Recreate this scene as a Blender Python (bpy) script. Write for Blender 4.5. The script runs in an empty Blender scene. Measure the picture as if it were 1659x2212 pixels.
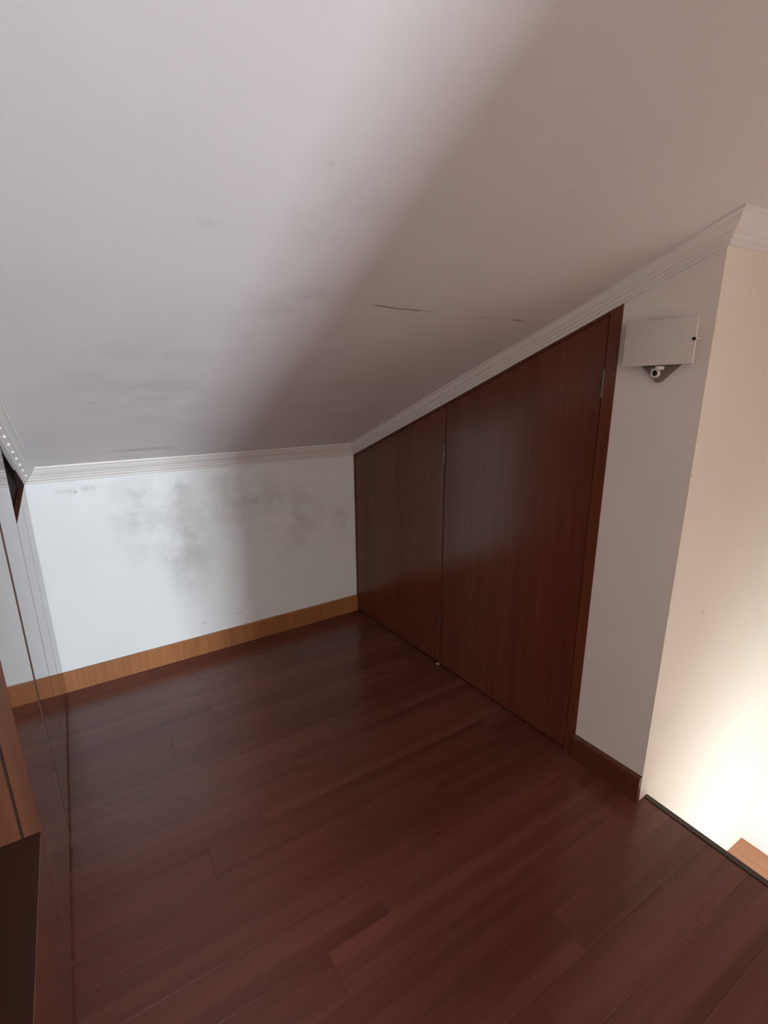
import bpy, math, random
from mathutils import Vector, Matrix, noise

# ------------------------------------------------------------------ scene, camera, light
S = bpy.context.scene
COL = S.collection
S.view_settings.view_transform = 'Standard'
S.view_settings.look = 'None'
S.view_settings.gamma = 1
S.view_settings.use_curve_mapping = False
S.view_settings.exposure = 0.0

FPX, YAW, PITCH, ROLL = 1121.868, 0.555273, -0.282312, -0.00756
cam_data = bpy.data.cameras.new('camera')
cam_data.sensor_fit = 'HORIZONTAL'
cam_data.sensor_width = 36.0
cam_data.lens = 36.0 * FPX / 1659.0
cam_data.clip_start = 0.02
cam = bpy.data.objects.new('camera', cam_data)
COL.objects.link(cam)
_fw = Vector((math.sin(YAW) * math.cos(PITCH), math.cos(YAW) * math.cos(PITCH), math.sin(PITCH)))
_rt = Vector((math.cos(YAW), -math.sin(YAW), 0))
_up = _rt.cross(_fw)
_r2 = _rt * math.cos(ROLL) + _up * math.sin(ROLL)
_u2 = -_rt * math.sin(ROLL) + _up * math.cos(ROLL)
cam.matrix_world = Matrix(((_r2.x, _u2.x, -_fw.x, 0.16667), (_r2.y, _u2.y, -_fw.y, -2.70774),
                           (_r2.z, _u2.z, -_fw.z, 1.55), (0, 0, 0, 1)))
S.camera = cam

world = bpy.data.worlds.new('world')
S.world = world
world.use_nodes = True
world.node_tree.nodes['Background'].inputs[0].default_value = (0.62, 0.74, 1.0, 1)
world.node_tree.nodes['Background'].inputs[1].default_value = 1.0


def area(name, loc, direction, sx, sy, power, color, spread=180):
    d = bpy.data.lights.new(name, 'AREA')
    d.shape = 'RECTANGLE'
    d.size, d.size_y = sx, sy
    d.energy = power
    d.color = color
    d.spread = math.radians(spread)
    o = bpy.data.objects.new(name, d)
    COL.objects.link(o)
    o.location = loc
    o.rotation_euler = Vector(direction).to_track_quat('-Z', 'Z').to_euler()
    return o


# daylight of the tall narrow window at the far end of the attic, behind the camera
area('window_daylight', (0.570, -8.93, 1.45), (0, 1, 0), 0.30, 1.2, 525, (0.86, 0.945, 1.0))
# daylight of the low landing window of the stairwell
area('landing_daylight', (1.92, -3.15, -0.50), (0.95, 0.34, -0.38), 0.70, 0.44, 36, (0.80, 0.93, 1.0))
# unseen warm fill light added over the far end of the attic
area('warm_fill', (1.9, -6.6, 2.58), (0.0, 0.0, -1), 0.7, 0.9, 8, (1.0, 0.80, 0.67))

# ------------------------------------------------------------------ room numbers
SK, SKL = -0.06509, 0.01510            # the side walls are a little out of square
YC, YD = -1.8957, -1.6190              # outside corner, right edge of the wardrobe
T = math.tan(0.411353)                 # roof slope
HS = 0.1063                            # baseboard height
XS = 2.803                             # stairwell side wall
ZL = -0.798                            # stair landing
YR = -9.0                              # far end of the attic
YF = -3.7                              # where the slope meets the flat ceiling


def wx(y): return 1.6343 + SK * y      # plane of the right wall
def lx(y): return SKL * y              # plane of the left cupboard


def zc(x, y):
    return 1.1035 - 0.018 * min(max(x, 0), 1.7) - T * max(y, YF)


# ------------------------------------------------------------------ materials
def mat(name, color, rough=0.5, **kw):
    m = bpy.data.materials.new(name)
    m.use_nodes = True
    b = m.node_tree.nodes['Principled BSDF']
    b.inputs['Base Color'].default_value = (*color, 1)
    b.inputs['Roughness'].default_value = rough
    for k, v in kw.items():
        b.inputs[k].default_value = v
    return m


class NT:
    def __init__(s, m): s.t = m.node_tree; s.b = s.t.nodes['Principled BSDF']
    def n(s, kind, **props):
        o = s.t.nodes.new(kind)
        for k, v in props.items(): setattr(o, k, v)
        return o
    def l(s, a, b): s.t.links.new(a, b)
    def math(s, op, a, b=None, c=None, clamp=False):
        o = s.n('ShaderNodeMath', operation=op, use_clamp=clamp)
        for i, v in enumerate((a, b, c)):
            if v is None: continue
            if isinstance(v, (int, float)): o.inputs[i].default_value = v
            else: s.l(v, o.inputs[i])
        return o.outputs[0]
    def mix(s, f, a, b):
        o = s.n('ShaderNodeMix', data_type='RGBA')
        for i, v in ((0, f), (6, a), (7, b)):
            if isinstance(v, (int, float)): o.inputs[i].default_value = v
            elif isinstance(v, tuple): o.inputs[i].default_value = (*v, 1)
            else: s.l(v, o.inputs[i])
        return o.outputs[2]
    def ramp(s, x, lo, hi):
        o = s.n('ShaderNodeMapRange', interpolation_type='SMOOTHSTEP')
        s.l(x, o.inputs[0]); o.inputs[1].default_value = lo; o.inputs[2].default_value = hi
        return o.outputs[0]
    def noise(s, vec, scale, detail=3, rough=0.55):
        o = s.n('ShaderNodeTexNoise')
        o.inputs['Scale'].default_value = scale; o.inputs['Detail'].default_value = detail
        o.inputs['Roughness'].default_value = rough
        s.l(vec, o.inputs['Vector'])
        return o.outputs['Fac']
    def scaled(s, vec, sc, loc=None):
        o = s.n('ShaderNodeMapping')
        o.inputs['Scale'].default_value = sc
        if loc: o.inputs['Location'].default_value = loc
        s.l(vec, o.inputs['Vector'])
        return o.outputs[0]
    def bump(s, h, strength, dist):
        o = s.n('ShaderNodeBump'); o.inputs['Strength'].default_value = strength; o.inputs['Distance'].default_value = dist
        s.l(h, o.inputs['Height']); s.l(o.outputs[0], s.b.inputs['Normal'])


def blob(t, pos, c, r):
    """soft patch of a stain: 1 at its middle c, 0 at radius r (per axis)"""
    m = t.n('ShaderNodeMapping', vector_type='POINT')
    m.inputs['Location'].default_value = [-ci / ri for ci, ri in zip(c, r)]
    m.inputs['Scale'].default_value = [1 / ri for ri in r]
    t.l(pos, m.inputs['Vector'])
    ln = t.n('ShaderNodeVectorMath', operation='LENGTH')
    t.l(m.outputs[0], ln.inputs[0])
    return t.ramp(ln.outputs['Value'], 1.0, 0.0)


def paint(name, color, stain=(), stain_color=(0.3, 0.28, 0.25), lines=(), dots=(), rough=0.62):
    m = mat(name, color, rough)
    t = NT(m)
    pos = t.n('ShaderNodeNewGeometry').outputs['Position']
    big = t.noise(pos, 2.2, 3)
    col = t.mix(t.ramp(big, 0.35, 0.7), tuple(c * 0.965 for c in color), color)
    fine = t.noise(pos, 6.5, 4, 0.6)
    for (c, r, k, lo, hi) in stain:
        f = t.math('MULTIPLY', blob(t, pos, c, r), t.ramp(fine, lo, hi))
        col = t.mix(t.math('MULTIPLY', f, k), col, stain_color)
    for (c, r, k) in dots:
        col = t.mix(t.math('MULTIPLY', blob(t, pos, c, r), k), col, (0.16, 0.13, 0.11))
    sep = t.n('ShaderNodeSeparateXYZ'); t.l(pos, sep.inputs[0])
    for (axis, at, along, a0, a1, half, k, slope) in lines:      # hairline cracks
        wob = t.math('MULTIPLY', t.math('SUBTRACT', t.noise(pos, 5, 2), 0.5), 0.022)
        d = t.math('SUBTRACT', sep.outputs[axis], at)
        d = t.math('SUBTRACT', d, t.math('MULTIPLY', t.math('SUBTRACT', sep.outputs[along], a0), slope))
        d = t.math('ABSOLUTE', t.math('ADD', d, wob))
        f = t.ramp(d, half, 0.0)
        f = t.math('MULTIPLY', f, t.math('MULTIPLY', t.ramp(sep.outputs[along], a0, a0 + .08), t.ramp(sep.outputs[along], a1, a1 - .08)))
        f = t.math('MULTIPLY', f, t.ramp(t.noise(pos, 9, 2), 0.42, 0.6))
        col = t.mix(t.math('MULTIPLY', f, k), col, (0.1, 0.08, 0.06))
    t.l(col, t.b.inputs['Base Color'])
    t.bump(t.noise(pos, 70, 3), 0.12, 0.002)
    return m


WHITE = (0.80, 0.795, 0.785)
M_BACK = paint('paint_back', (0.775, 0.81, 0.825),
               stain=[((0.46, 0, 0.80), (0.26, .3, 0.34), 0.40, 0.30, 0.72),
                      ((0.64, 0, 0.64), (0.20, .3, 0.42), 0.55, 0.22, 0.66),
                      ((0.98, 0, 0.80), (0.36, .3, 0.26), 0.42, 0.34, 0.68),
                      ((1.28, 0, 0.68), (0.28, .3, 0.32), 0.36, 0.34, 0.68),
                      ((1.54, 0, 0.62), (0.10, .3, 0.20), 0.34, 0.34, 0.66),
                      ((0.66, 0, 0.96), (0.50, .3, 0.11), 0.36, 0.34, 0.68),
                      ((0.20, 0, 1.00), (0.13, .3, 0.03), 0.60, 0.45, 0.60)],
               dots=[((0.185, 0, 0.985), (0.010, .2, 0.008), 0.6)],
               lines=[(2, 0.172, 0, 0.63, 0.74, 0.006, 0.7, 0.14), (2, 0.180, 0, 0.83, 0.92, 0.006, 0.8, 0.18),
                      (2, 0.83, 0, 0.25, 0.75, 0.005, 0.16, 0.10)])
M_CEIL = paint('paint_ceiling', (0.775, 0.745, 0.755),
               stain=[((0.42, -0.9, 1.4), (0.35, .55, .5), 0.22, 0.40, 0.66),
                      ((0.72, -1.5, 1.7), (0.22, .5, .5), 0.22, 0.42, 0.66),
                      ((1.2, -0.7, 1.4), (0.5, .7, .6), 0.20, 0.40, 0.70),
                      ((0.50, -0.20, 1.18), (0.30, .04, .3), 0.45, 0.42, 0.62)],
               stain_color=(0.33, 0.27, 0.25),
               dots=[((0.27, -0.75, 1.42), (.018, .02, .2), .16), ((0.46, -1.62, 1.8), (.03, .02, .2), .12),
                     ((0.42, -0.10, 1.14), (.06, .012, .2), .25), ((0.63, -1.80, 1.87), (.010, .01, .2), .2)],
               lines=[(1, -1.424, 0, 0.70, 1.58, 0.007, 0.75, 0.045)])
M_WALL = paint('paint_wall', (0.80, 0.755, 0.72))
M_CREAM = paint('paint_stairwell', (0.80, 0.745, 0.645),
                dots=[((1.98, YC, 0.70), (.007, .2, .022), .45), ((1.765, YC, 1.21), (.006, .2, .010), .5)])
M_STAIR = paint('paint_stairwell_white', (0.83, 0.82, 0.79))
M_REAR = paint('paint_rear', (0.74, 0.60, 0.50))
M_CORN = paint('paint_cornice', (0.77, 0.75, 0.735), rough=0.5)


def wood(name, dark, light, grain_scale, rough, tone=0.0, coat=0.0, along='z', ior=1.5):
    m = mat(name, light, rough)
    t = NT(m)
    t.b.inputs['IOR'].default_value = ior
    t.b.inputs['Coat Weight'].default_value = coat
    t.b.inputs['Coat Roughness'].default_value = rough
    tc = t.n('ShaderNodeTexCoord')
    oi = t.n('ShaderNodeObjectInfo')
    off = t.n('ShaderNodeVectorMath', operation='ADD')
    sc = t.n('ShaderNodeVectorMath', operation='SCALE')
    cb = t.n('ShaderNodeCombineXYZ')
    for i in range(3): t.l(oi.outputs['Random'], cb.inputs[i])
    t.l(cb.outputs[0], sc.inputs[0]); sc.inputs['Scale'].default_value = 31.0
    t.l(tc.outputs['Object'], off.inputs[0]); t.l(sc.outputs[0], off.inputs[1])
    st = {'x': (0.035, 1, 1), 'y': (1, 0.035, 1), 'z': (1, 1, 0.035)}[along]
    v = t.scaled(off.outputs[0], [a * grain_scale for a in st])
    g1 = t.noise(v, 1.0, 6, 0.62)
    g2 = t.noise(t.scaled(off.outputs[0], [a * grain_scale * 0.22 for a in st]), 1.0, 2)
    f = t.math('ADD', t.math('MULTIPLY', t.ramp(g1, 0.3, 0.7), 0.55), t.math('MULTIPLY', t.ramp(g2, 0.3, 0.7), 0.45))
    if tone:
        f = t.math('ADD', f, t.math('MULTIPLY', t.math('SUBTRACT', oi.outputs['Random'], 0.5), tone), clamp=True)
    t.l(t.mix(f, dark, light), t.b.inputs['Base Color'])
    t.bump(g1, 0.04, 0.001)
    return m


M_FLOOR = wood('laminate', (0.105, 0.030, 0.020), (0.190, 0.062, 0.042), 22, 0.21, tone=0.22, along='x')
M_DOOR = wood('varnished_mahogany', (0.112, 0.030, 0.014), (0.165, 0.046, 0.022), 60, 0.22, along='z')
M_CUPB = wood('glossy_mahogany', (0.15, 0.042, 0.022), (0.22, 0.065, 0.034), 55, 0.08, along='z', ior=1.9)
M_CUPIN = wood('cupboard_side_wood', (0.075, 0.022, 0.010), (0.13, 0.042, 0.017), 30, 0.35, along='z')
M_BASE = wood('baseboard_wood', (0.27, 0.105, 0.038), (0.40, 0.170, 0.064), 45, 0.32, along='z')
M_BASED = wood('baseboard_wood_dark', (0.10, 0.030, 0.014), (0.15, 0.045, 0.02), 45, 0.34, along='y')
M_LAND = wood('landing_wood', (0.36, 0.15, 0.07), (0.50, 0.22, 0.11), 30, 0.35, along='y')
M_GAP = mat('shadow_gap', (0.030, 0.015, 0.011), 0.8, **{'Specular IOR Level': 0.1})  # near-black colour imitates the shade inside gaps and recesses
M_SHELF = wood('dark_shelf_wood', (0.05, 0.016, 0.010), (0.08, 0.026, 0.015), 40, 0.4, along='y')
M_EDGE = mat('dark_nosing', (0.055, 0.042, 0.030), 0.35)
M_SEAM = mat('door_edge_strip', (0.105, 0.050, 0.035), 0.7, **{'Specular IOR Level': 0.2})
M_METAL = mat('hinge_steel', (0.15, 0.11, 0.09), 0.45, Metallic=0.7)
M_PLATE = mat('brushed_nickel', (0.34, 0.29, 0.25), 0.42, Metallic=0.8)
M_SHADE = mat('frosted_glass', (0.70, 0.655, 0.62), 0.3)
M_COLLAR = mat('white_porcelain', (0.86, 0.86, 0.86), 0.25)
M_BLACK = mat('black_rubber', (0.010, 0.009, 0.009), 0.5)
M_FRAME = mat('white_window_frame', (0.78, 0.78, 0.77), 0.4)
M_GLASS = mat('window_glass', (0.9, 0.95, 1.0), 0.02, **{'Transmission Weight': 1.0, 'IOR': 1.45})
M_CHIP = mat('white_plastic', (0.50, 0.40, 0.38), 0.5)

# ------------------------------------------------------------------ mesh helpers
WLOC = {}


def link(name, me, material, parent=None, smooth=False):
    o = bpy.data.objects.new(name, me)
    COL.objects.link(o)
    if material and not me.materials: me.materials.append(material)
    if parent: o.parent = parent
    if smooth:
        for p in me.polygons: p.use_smooth = True
    return o


def mesh(name, parts, material, parent=None, smooth=False, origin=None):
    """parts: list of (verts, faces) in room coordinates -> one mesh object, origin at the parent's base"""
    off = WLOC.get(parent.name, Vector()) if parent else Vector()
    org = Vector(origin) if origin else off
    V, F = [], []
    for vs, fs in parts:
        k = len(V)
        V += [tuple(Vector(v) - org) for v in vs]
        F += [tuple(i + k for i in f) for f in fs]
    me = bpy.data.meshes.new(name)
    me.from_pydata(V, [], F)
    me.validate(); me.update()
    import bmesh
    bm = bmesh.new(); bm.from_mesh(me)
    bmesh.ops.recalc_face_normals(bm, faces=bm.faces)
    bm.to_mesh(me); bm.free()
    o = link(name, me, material, parent, smooth)
    o.location = org - off
    WLOC[o.name] = org
    return o


BF = [(0, 3, 2, 1), (4, 5, 6, 7), (0, 1, 5, 4), (1, 2, 6, 5), (2, 3, 7, 6), (3, 0, 4, 7)]


def box(x0, x1, y0, y1, z0, z1):
    return [(x0, y0, z0), (x1, y0, z0), (x1, y1, z0), (x0, y1, z0), (x0, y0, z1), (x1, y0, z1), (x1, y1, z1), (x0, y1, z1)], BF


def hexa(b, t):
    """8-corner solid: bottom ring b, top ring t (4 points each)"""
    return list(b) + list(t), BF


def loft(r0, r1):
    """solid between two equal outlines"""
    n = len(r0)
    f = [tuple(range(n))[::-1], tuple(range(n, 2 * n))] + [(i, (i + 1) % n, n + (i + 1) % n, n + i) for i in range(n)]
    return list(r0) + list(r1), f


def cyl(c, axis, r, h, n=16):
    a = Vector(axis).normalized()
    u = a.orthogonal().normalized(); v = a.cross(u)
    c = Vector(c)
    p = [c + u * r * math.cos(2 * math.pi * i / n) + v * r * math.sin(2 * math.pi * i / n) for i in range(n)]
    return loft(p, [q + a * h for q in p])


def ring(c, axis, r0, r1, h, n=24):
    a = Vector(axis).normalized(); u = a.orthogonal().normalized(); v = a.cross(u); c = Vector(c)
    V, F = [], []
    for i in range(n):
        d = u * math.cos(2 * math.pi * i / n) + v * math.sin(2 * math.pi * i / n)
        V += [c + d * r0, c + d * r1, c + d * r1 * .94 + a * h, c + d * r0 + a * h]
    for i in range(n):
        j = (i + 1) % n
        for k in range(4): F.append((4 * i + k, 4 * i + (k + 1) % 4, 4 * j + (k + 1) % 4, 4 * j + k))
    return V, F


def struct(o, label=None):
    o['kind'] = 'structure'
    if label: o['label'] = label
    return o


def thing(name, loc, label, cat, group=None):
    o = bpy.data.objects.new(name, None)
    COL.objects.link(o)
    o.location = loc
    o.empty_display_size = 0.1
    o['label'] = label; o['category'] = cat
    if group: o['group'] = group
    WLOC[o.name] = Vector(loc)
    return o


# ------------------------------------------------------------------ the setting
# ceiling: a gently uneven sloped plaster sheet with a bend at the board joint, then flat
def ceil_z(x, y):
    z = zc(x, y)
    if -YF > -y:
        z += 0.0035 * noise.noise(Vector((x * 1.6, y * 1.3, 3.1)))
        z -= 0.006 * max(0.0, 1 - abs(y + 1.42) / 0.5)          # sag at the joint
    return z


xs = [-0.62 + i * (XS + 0.2 + 0.62) / 44 for i in range(45)]
ys = [0.12 - i * (0.12 - YF) / 60 for i in range(61)] + [-4.8, -6.5, YR - 0.1]
V = [(x, y, ceil_z(x, y)) for y in ys for x in xs]
n = len(xs)
F = [(j * n + i, j * n + i + 1, (j + 1) * n + i + 1, (j + 1) * n + i) for j in range(len(ys) - 1) for i in range(n - 1)]
k = len(V)
V += [(x, y, zc(x, y) + 0.12) for y in ys for x in xs]
F += [tuple(a + k for a in f) for f in F]
F += [(i, i + 1, k + i + 1, k + i) for i in range(n - 1)] + [(k - n + i, k - n + i + 1, 2 * k - n + i + 1, 2 * k - n + i) for i in range(n - 1)]
F += [(j * n, (j + 1) * n, k + (j + 1) * n, k + j * n) for j in range(len(ys) - 1)]
F += [(j * n + n - 1, (j + 1) * n + n - 1, k + (j + 1) * n + n - 1, k + j * n + n - 1) for j in range(len(ys) - 1)]
ceiling = struct(mesh('ceiling', [(V, F)], M_CEIL, smooth=True), 'sloping off-white plaster ceiling with faint mildew and a hairline crack')

# floor: slab and laminate planks
floor = struct(mesh('floor', [box(-0.62, 1.80, YR, 0.10, -0.22, -0.0095), box(-0.62, 1.80, YR, -3.2, -0.0095, 0.0)], M_FLOOR, origin=(0, 0, 0)),
               'reddish brown laminate floor in long planks')
PW = 0.125
plank_cache = {}


def plank_mesh(L):
    key = round(L, 3)
    if key in plank_cache: return plank_cache[key]
    g, c, w = 0.0002, 0.0004, PW
    a, b = g, key - g
    vs = [(a, g, -.0095), (b, g, -.0095), (b, w - g, -.0095), (a, w - g, -.0095),
          (a, g, -c), (b, g, -c), (b, w - g, -c), (a, w - g, -c),
          (a + c, g + c, 0), (b - c, g + c, 0), (b - c, w - g - c, 0), (a + c, w - g - c, 0)]
    fs = [(0, 3, 2, 1), (8, 9, 10, 11)]
    for r in (0, 4):
        fs += [(r + i, r + (i + 1) % 4, r + 4 + (i + 1) % 4, r + 4 + i) for i in range(4)]
    me = bpy.data.meshes.new('plank')
    me.from_pydata(vs, [], fs); me.update()
    me.materials.append(M_FLOOR)
    plank_cache[key] = me
    return me


random.seed(4)
X0, X1, PL = -0.03, 1.788, 1.20
for r in range(25):
    y = 0.0 - (r + 1) * PW
    x = X0
    first = [0.40, 0.80, 1.20, 0.60, 1.0][(r * 2) % 5]
    while x < X1 - 0.01:
        L = min(first if x == X0 else PL, X1 - x)
        o = bpy.data.objects.new('plank', plank_mesh(L))
        COL.objects.link(o)
        o.parent = floor
        o.location = (x, y, 0)
        x += L

# walls
struct(mesh('wall_back', [loft([(-0.62, 0, -0.0), (wx(0) + .5, 0, 0.0), (wx(0) + .5, 0, zc(2, 0) + .03), (-0.62, 0, zc(0, 0) + .03)],
                               [(-0.62, .1, -0.0), (wx(0) + .5, .1, 0.0), (wx(0) + .5, .1, zc(2, 0) + .03), (-0.62, .1, zc(0, 0) + .03)])], M_BACK),
       'low white knee wall with grey mildew stains')


def yz_wall(xf, y0, y1, z0, thick, top=0.03):
    """wall along y with its face on x = xf(y) and a top that follows the ceiling"""
    st = [y0] + [y for y in (YF,) if min(y0, y1) < y < max(y0, y1)] + [y1]
    a = [(xf(y), y, z0) for y in (y0, y1)] + [(xf(y), y, zc(xf(y), y) + top) for y in st[::-1]]
    return loft(a, [(p[0] + thick, p[1], p[2]) for p in a])


struct(mesh('wall_right', [yz_wall(wx, YD, YC + .010, 0.0, 0.08)], M_WALL), 'narrow pale wall strip between wardrobe and corner')
struct(mesh('wall_stair_back', [hexa([(wx(YC), YC, 0), (XS + .1, YC, 0)] + [(XS + .1, YC + .01, 0), (wx(YC + .01), YC + .01, 0)],
                                     [(wx(YC), YC, zc(2, YC) + .02), (XS + .1, YC, zc(2, YC) + .02), (XS + .1, YC + .01, zc(2, YC) + .02), (wx(YC + .01), YC + .01, zc(2, YC) + .02)]),
                                box(1.80, XS + .1, YC, YC + .1, ZL - .2, 0.0)], M_CREAM), 'cream wall behind the stairwell')
struct(mesh('wall_stair_right', [yz_wall(lambda y: XS, YC, -3.8, ZL - .2, 0.1)], M_STAIR), 'bright stairwell side wall')
struct(mesh('wall_stair_left', [box(1.745, 1.80, -3.8, YC, ZL - .2, -0.22)], M_CREAM))
struct(mesh('wall_left', [yz_wall(lambda y: -0.56, 0.0, YR, 0.0, -0.06)], M_REAR))
struct(mesh('wall_rear_left', [box(-0.62, 0.40, YR - .1, YR, 0, zc(0, YR) + .02), box(0.40, 0.74, YR - .1, YR, 0, 0.80),
                               box(0.40, 0.74, YR - .1, YR, 2.10, zc(0, YR) + .02), box(0.74, XS + .1, YR - .1, YR, 0, zc(0, YR) + .02)], M_REAR))
struct(mesh('wall_occluder', [box(0.645, XS, -5.32, -5.2, 0, zc(0, YR) + .02)], M_REAR))  # unseen wall, shaped to cut the window light along the shadow edge
struct(mesh('wall_stair_rear', [box(1.80, 1.95, -3.9, -3.8, ZL - .2, 0.0), box(2.75, XS + .1, -3.9, -3.8, ZL - .2, 0.0),
                                box(1.95, 2.75, -3.9, -3.8, ZL - .2, -0.70), box(1.95, 2.75, -3.9, -3.8, -0.02, 0.0),
                                box(1.80, XS + .1, YR, -3.8, -0.22, 0.0)], M_CREAM))
struct(mesh('wall_right_rear', [box(XS, XS + .1, YR, -3.8, 0, zc(0, YR) + .02)], M_REAR))
struct(mesh('floor_landing', [box(1.80, XS, -3.8, YC, ZL - .2, ZL)], M_LAND), 'orange-brown wooden landing below the stairwell')


def window(name, x0, x1, y, z0, z1):
    w = bpy.data.objects.new(name, None); COL.objects.link(w)
    w.location = ((x0 + x1) / 2, y, z0); WLOC[w.name] = Vector(w.location); w['kind'] = 'structure'
    b = 0.012
    mesh('window_frame', [box(x0, x0 + b, y - .06, y, z0, z1), box(x1 - b, x1, y - .06, y, z0, z1),
                          box(x0 + b, x1 - b, y - .06, y, z0, z0 + b), box(x0 + b, x1 - b, y - .06, y, z1 - b, z1)], M_FRAME, w)
    mesh('pane', [box(x0 + b, x1 - b, y - .035, y - .029, z0 + b, z1 - b)], M_GLASS, w)


window('window_1', 0.40, 0.74, YR, 0.80, 2.10)
window('window_2', 1.95, 2.75, -3.8, -0.70, -0.02)

# plaster cornices: stepped profile (out from wall, down from ceiling)
PROF = [(0.0, 0.0), (0.052, 0.0), (0.052, 0.007), (0.046, 0.010), (0.042, 0.018), (0.036, 0.026), (0.027, 0.033),
        (0.024, 0.040), (0.018, 0.041), (0.016, 0.049), (0.009, 0.052), (0.008, 0.060), (0.0, 0.060)]


def cz(x, y, d): return zc(x, y) - d + (0.004 if d == 0 else 0)


def run(start, end):
    """start/end: functions of (out, down) -> point"""
    return loft([start(o, d) for o, d in PROF], [end(o, d) for o, d in PROF])


def P(x, y, d): return (x, y, cz(x, y, d))


c_left = lambda o, d: P(lx(-o) + o, -o, d)
c_right = lambda o, d: P(wx(-o) - o, -o, d)
c_corner = lambda o, d: P(wx(YC - o) - o, YC - o, d)
c_end = lambda o, d: P(XS, YC - o, d)
left_end = lambda o, d: P(lx(-3.2) + o, -3.2, d)
struct(mesh('trim_1', [run(c_left, c_right)], M_CORN), 'white stepped plaster cornice over the low back wall')
struct(mesh('trim_2', [run(c_right, c_corner)], M_CORN), 'plaster cornice climbing the slope above the wardrobe')
struct(mesh('trim_3', [run(c_corner, c_end)], M_CORN), 'plaster cornice along the cream stairwell wall')
t4 = struct(mesh('trim_4', [run(left_end, c_left)], M_CORN), 'beaded plaster cornice climbing the slope at left')
# beads on the left cornice
bead_me = None
for i in range(22):
    y = -0.10 - i * 0.085
    o_, d_ = 0.020, 0.047
    c = Vector((lx(y) + o_, y, zc(0, y) - d_))
    if bead_me is None:
        import bmesh
        bm = bmesh.new(); bmesh.ops.create_icosphere(bm, subdivisions=1, radius=0.0075)
        bead_me = bpy.data.meshes.new('bead'); bm.to_mesh(bead_me); bm.free()
        bead_me.materials.append(M_CORN)
        for p in bead_me.polygons: p.use_smooth = True
    b = bpy.data.objects.new('bead', bead_me); COL.objects.link(b); b.parent = t4; b.location = c

# baseboards
def base_prof(t=0.014): return [(0, 0), (t, 0), (t, HS - .006), (t - .005, HS), (0, HS)]


struct(mesh('baseboard_back', [loft([(-0.023, -o, z) for o, z in base_prof()], [(wx(0) + .0, -o, z) for o, z in base_prof()])], M_BASE),
       'orange-brown wooden baseboard under the low white wall')
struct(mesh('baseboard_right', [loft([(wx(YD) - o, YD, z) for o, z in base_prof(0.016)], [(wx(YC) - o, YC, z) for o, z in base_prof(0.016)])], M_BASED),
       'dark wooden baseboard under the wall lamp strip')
# stair edge nosing
e = 0.024
struct(mesh('trim_5', [loft([(1.788, YC - .001, -.03), (1.788 + e, YC - .001, -.03), (1.788 + e, YC - .001, 0.0), (1.788 + e - .004, YC - .001, .004), (1.788, YC - .001, .004)],
                            [(1.788, -3.8, -.03), (1.788 + e, -3.8, -.03), (1.788 + e, -3.8, 0.0), (1.788 + e - .004, -3.8, .004), (1.788, -3.8, .004)])], M_EDGE),
       'dark nosing strip along the stairwell edge of the floor')

# ------------------------------------------------------------------ built-in wardrobe in the right wall
def zt(y): return 1.0145 + 0.004 - T * y        # underside of the cornice there


WR = thing('fitted_wardrobe', (wx(-0.8), -0.8, 0), 'dark mahogany fitted wardrobe with two slope-topped doors under the cornice', 'wardrobe')


def wpanel(y0, y1, z0, top, x0, x1):
    """upright panel between y0 > y1 whose top runs up with the slope; depth x0..x1 from the wall plane"""
    return hexa([(wx(y0) + x0, y0, z0), (wx(y0) + x1, y0, z0), (wx(y1) + x1, y1, z0), (wx(y1) + x0, y1, z0)],
                [(wx(y0) + x0, y0, top(y0)), (wx(y0) + x1, y0, top(y0)), (wx(y1) + x1, y1, top(y1)), (wx(y1) + x0, y1, top(y1))])


SEAM, JR = -0.8035, -1.5755
mesh('carcass', [wpanel(-0.002, YD + .002, 0.0, lambda y: zt(y) + .015, 0.034, 0.40)], M_GAP, WR)
mesh('jamb', [wpanel(-0.001, -0.012, 0, lambda y: zt(y), 0.0, 0.034)], M_DOOR, WR)
mesh('jamb', [wpanel(JR - .002, YD, 0, lambda y: zt(y), -0.003, 0.034)], M_DOOR, WR)
rail = hexa([(wx(y) + x, y, zt(y) - .014) for y, x in ((-.012, 0.006), (-.012, .034), (JR, .034), (JR, 0.006))],
            [(wx(y) + x, y, zt(y)) for y, x in ((-.012, 0.006), (-.012, .034), (JR, .034), (JR, 0.006))])
mesh('top_rail', [rail], M_DOOR, WR)
tops = lambda y: zt(y) - 0.017
dl = mesh('door', [wpanel(-0.014, SEAM + .003, 0.012, tops, 0.002, 0.026)], M_DOOR, WR)
dr = mesh('door', [wpanel(SEAM - .003, JR + .002, 0.012, tops, 0.0, 0.024)], M_DOOR, WR)
for d in (dl, dr):
    for p in d.data.polygons: p.use_smooth = False
    bv = d.modifiers.new('bevel', 'BEVEL'); bv.width = 0.003; bv.segments = 2


def hinge(y, z0, z1, parent):
    x = wx(y) - 0.003
    k = (z1 - z0) / 3
    parts = [cyl((x, y, z0 + i * k + .001), (0, 0, 1), 0.0052, k - .002, 12) for i in range(3)]
    parts += [cyl((x, y, z0 - .004), (0, 0, 1), 0.0036, .004, 10), cyl((x, y, z1), (0, 0, 1), 0.0036, .004, 10)]
    parts += [box(x + .001, x + .0035, y + .003, y + .007, z0, z1)]
    h = mesh('hinge', parts, M_METAL, parent)
    h['label'] = 'steel butt hinge'


hinge(SEAM, 1.090, 1.175, dl)
hinge(SEAM, 0.225, 0.305, dl)
hinge(JR, 1.430, 1.518, dr)
mesh('floor_catch', [box(wx(SEAM) - .008, wx(SEAM) + .004, SEAM + .004, SEAM + .018, 0.0, 0.007),
                     cyl((wx(SEAM) - .003, SEAM + .011, 0.007), (0, 0, 1), 0.003, 0.003, 10)], M_CHIP, WR)['label'] = 'small white catch at the foot of the door seam'

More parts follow.
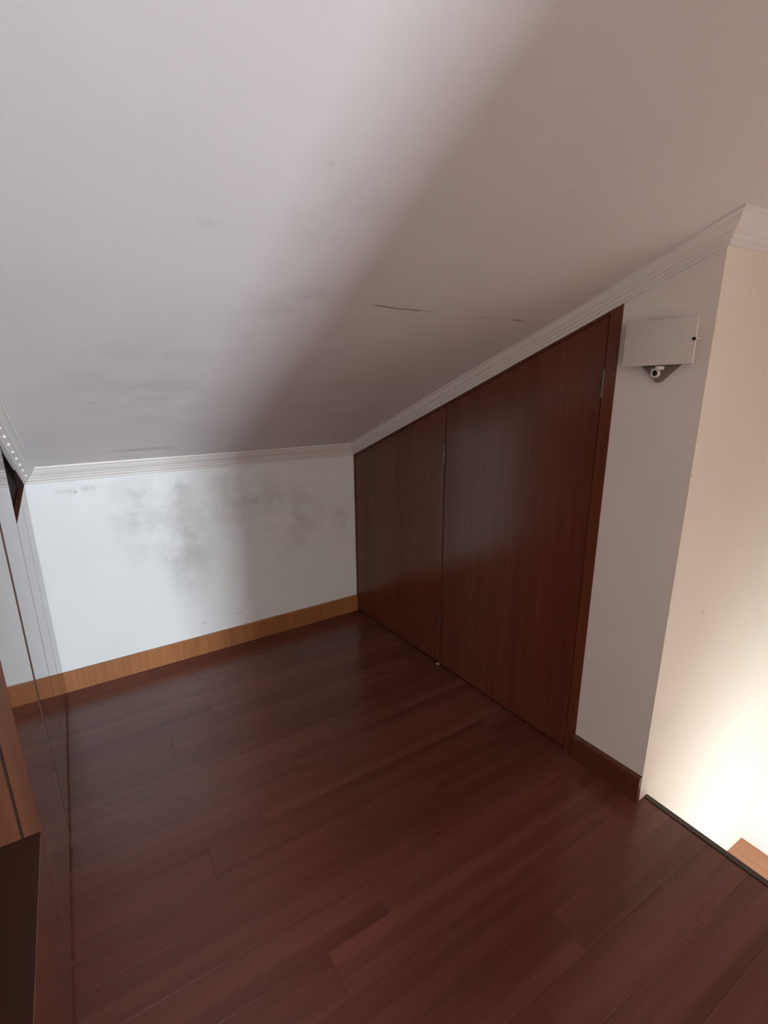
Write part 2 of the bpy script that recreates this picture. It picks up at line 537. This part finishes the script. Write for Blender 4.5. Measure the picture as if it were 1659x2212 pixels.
# ------------------------------------------------------------------ glossy cupboard along the left side
CU = thing('fitted_cupboard', (lx(-1.2), -1.2, 0), 'glossy reddish wood fitted cupboard with plain doors along the left side', 'cupboard')


def lpanel(y0, y1, z0, top, x0, x1):
    return hexa([(lx(y0) + x0, y0, z0), (lx(y0) + x1, y0, z0), (lx(y1) + x1, y1, z0), (lx(y1) + x0, y1, z0)],
                [(lx(y0) + x0, y0, top(y0)), (lx(y0) + x1, y0, top(y0)), (lx(y1) + x1, y1, top(y1)), (lx(y1) + x0, y1, top(y1))])


lt = lambda y: zc(0, y) - 0.056
CT = -1.41          # where the open compartment begins
CE = -2.60
SH = 0.452          # its bottom
mesh('carcass', [lpanel(-0.002, CT + .022, 0, lambda y: zc(0, y) - .002, -0.54, -0.024)], M_GAP, CU)
mesh('gap_shade_strip', [lpanel(-0.001, -0.040, 0.96, lambda y: zc(0, y) - .002, -0.024, -0.001)], M_GAP, CU)  # dark strip added to imitate the shaded gap above the far door
mesh('seam_strip', [lpanel(-0.961, -0.975, 0.03, lt, -0.024, 0.0015)], M_SEAM, CU)
for y0, y1, top in ((-0.016, -0.262, lambda y: 1.042 + .05 * y), (-0.266, -0.566, lambda y: 1.042 + .05 * y), (-0.572, -0.960, lt), (-0.976, CT + .004, lt)):
    d = mesh('door', [lpanel(y0, y1, 0.030, top, -0.022, 0.0)], M_CUPB, CU)
    bv = d.modifiers.new('bevel', 'BEVEL'); bv.width = 0.002; bv.segments = 2
mesh('head_panel', [lpanel(CT, CE, 2.05, lambda y: zc(0, y) - .002, -0.54, -0.002)], M_CUPB, CU)
sp = mesh('side_panel', [lpanel(CT + .02, CT + .001, 0, lambda y: zc(0, y) - .002, -0.54, -0.001)], M_CUPIN, CU)
mesh('groove_strip', [lpanel(CT + .001, CT - .004, SH + .003, lambda y: 2.0, -0.040, -0.035)], M_GAP, CU)
mesh('side_panel', [lpanel(CE + .02, CE, 0, lambda y: zc(0, y) - .002, -0.54, -0.001)], M_CUPB, CU)
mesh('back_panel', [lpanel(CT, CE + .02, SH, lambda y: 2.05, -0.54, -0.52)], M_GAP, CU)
mesh('shelf', [lpanel(CT, CE + .02, SH - .02, lambda y: SH, -0.52, -0.002)], M_SHELF, CU)
df = mesh('drawer_front', [lpanel(CT - .003, CE + .022, 0.030, lambda y: SH - .002, -0.020, 0.0)], M_CUPB, CU)
bv = df.modifiers.new('bevel', 'BEVEL'); bv.width = 0.002; bv.segments = 2

# ------------------------------------------------------------------ wall lamp
LY, LZ = -1.763, 1.595
LP = thing('wall_lamp', (wx(LY), LY, 1.47), 'unlit wall lamp with frosted rectangular shade over a diamond metal plate', 'lamp')
h = 0.088
cpz = 1.564


def wpt(y, z, out): return (wx(y) - out, y, z)


dia = [(LY, cpz - h), (LY - h, cpz), (LY, cpz + h), (LY + h, cpz)]
dia_r = []
for i in range(4):                       # clipped points of the diamond
    a, b, c = Vector(dia[i - 1]), Vector(dia[i]), Vector(dia[(i + 1) % 4])
    dia_r += [b + (a - b) * .07, b + (c - b) * .07]
mesh('wall_plate', [loft([wpt(p[0], p[1], 0.0) for p in dia_r], [wpt(p[0], p[1], 0.008) for p in dia_r])], M_PLATE, LP)
mesh('lamp_holder', [box(wx(LY) - .036, wx(LY) - .008, LY - .012, LY + .012, 1.575, 1.610)], M_PLATE, LP)
col = mesh('collar', [ring(wpt(-1.7535, 1.509, 0.008), (-1, 0, 0), 0.0088, 0.0135, 0.008), box(wx(LY) - .013, wx(LY) - .008, -1.7505, -1.7395, 1.517, 1.524)], M_COLLAR, LP)
mesh('plug', [cyl(wpt(-1.7535, 1.509, 0.008), (-1, 0, 0), 0.0088, 0.006, 20)], M_BLACK, LP)
mesh('clip', [box(wx(LY) - .036, wx(LY) - .010, -1.778, -1.766, 1.520, 1.530)], M_COLLAR, LP)
NSEG = 14
V, F = [], []
sy0, sy1, sz0, sz1 = -1.661, -1.871, 1.5275, 1.659
for i in range(NSEG + 1):
    u = i / NSEG
    y = sy0 + (sy1 - sy0) * u
    b = 0.034 + 0.007 * (1 - (2 * u - 1) ** 2)
    zb, zt_ = sz0 + .010 * u, sz1 + .004 * u
    V += [wpt(y, zb, b), wpt(y, zb, b + .006), wpt(y, zt_, b + .006), wpt(y, zt_, b)]
for i in range(NSEG):
    for k in range(4): F.append((4 * i + k, 4 * i + (k + 1) % 4, 4 * i + 4 + (k + 1) % 4, 4 * i + 4 + k))
F += [(0, 1, 2, 3), (4 * NSEG, 4 * NSEG + 3, 4 * NSEG + 2, 4 * NSEG + 1)]
shade = mesh('shade', [(V, F)], M_SHADE, LP)
bv = shade.modifiers.new('bevel', 'BEVEL'); bv.width = 0.0015; bv.segments = 2; bv.limit_method = 'ANGLE'
for yy in (-1.8675,):
    mesh('standoff', [cyl(wpt(yy, 1.605, 0.0), (-1, 0, 0), 0.0025, 0.038, 10)], M_SHADE, LP)
    mesh('screw', [cyl(wpt(yy, 1.605, 0.0385), (-1, 0, 0), 0.0045, 0.005, 14)], M_BLACK, LP)
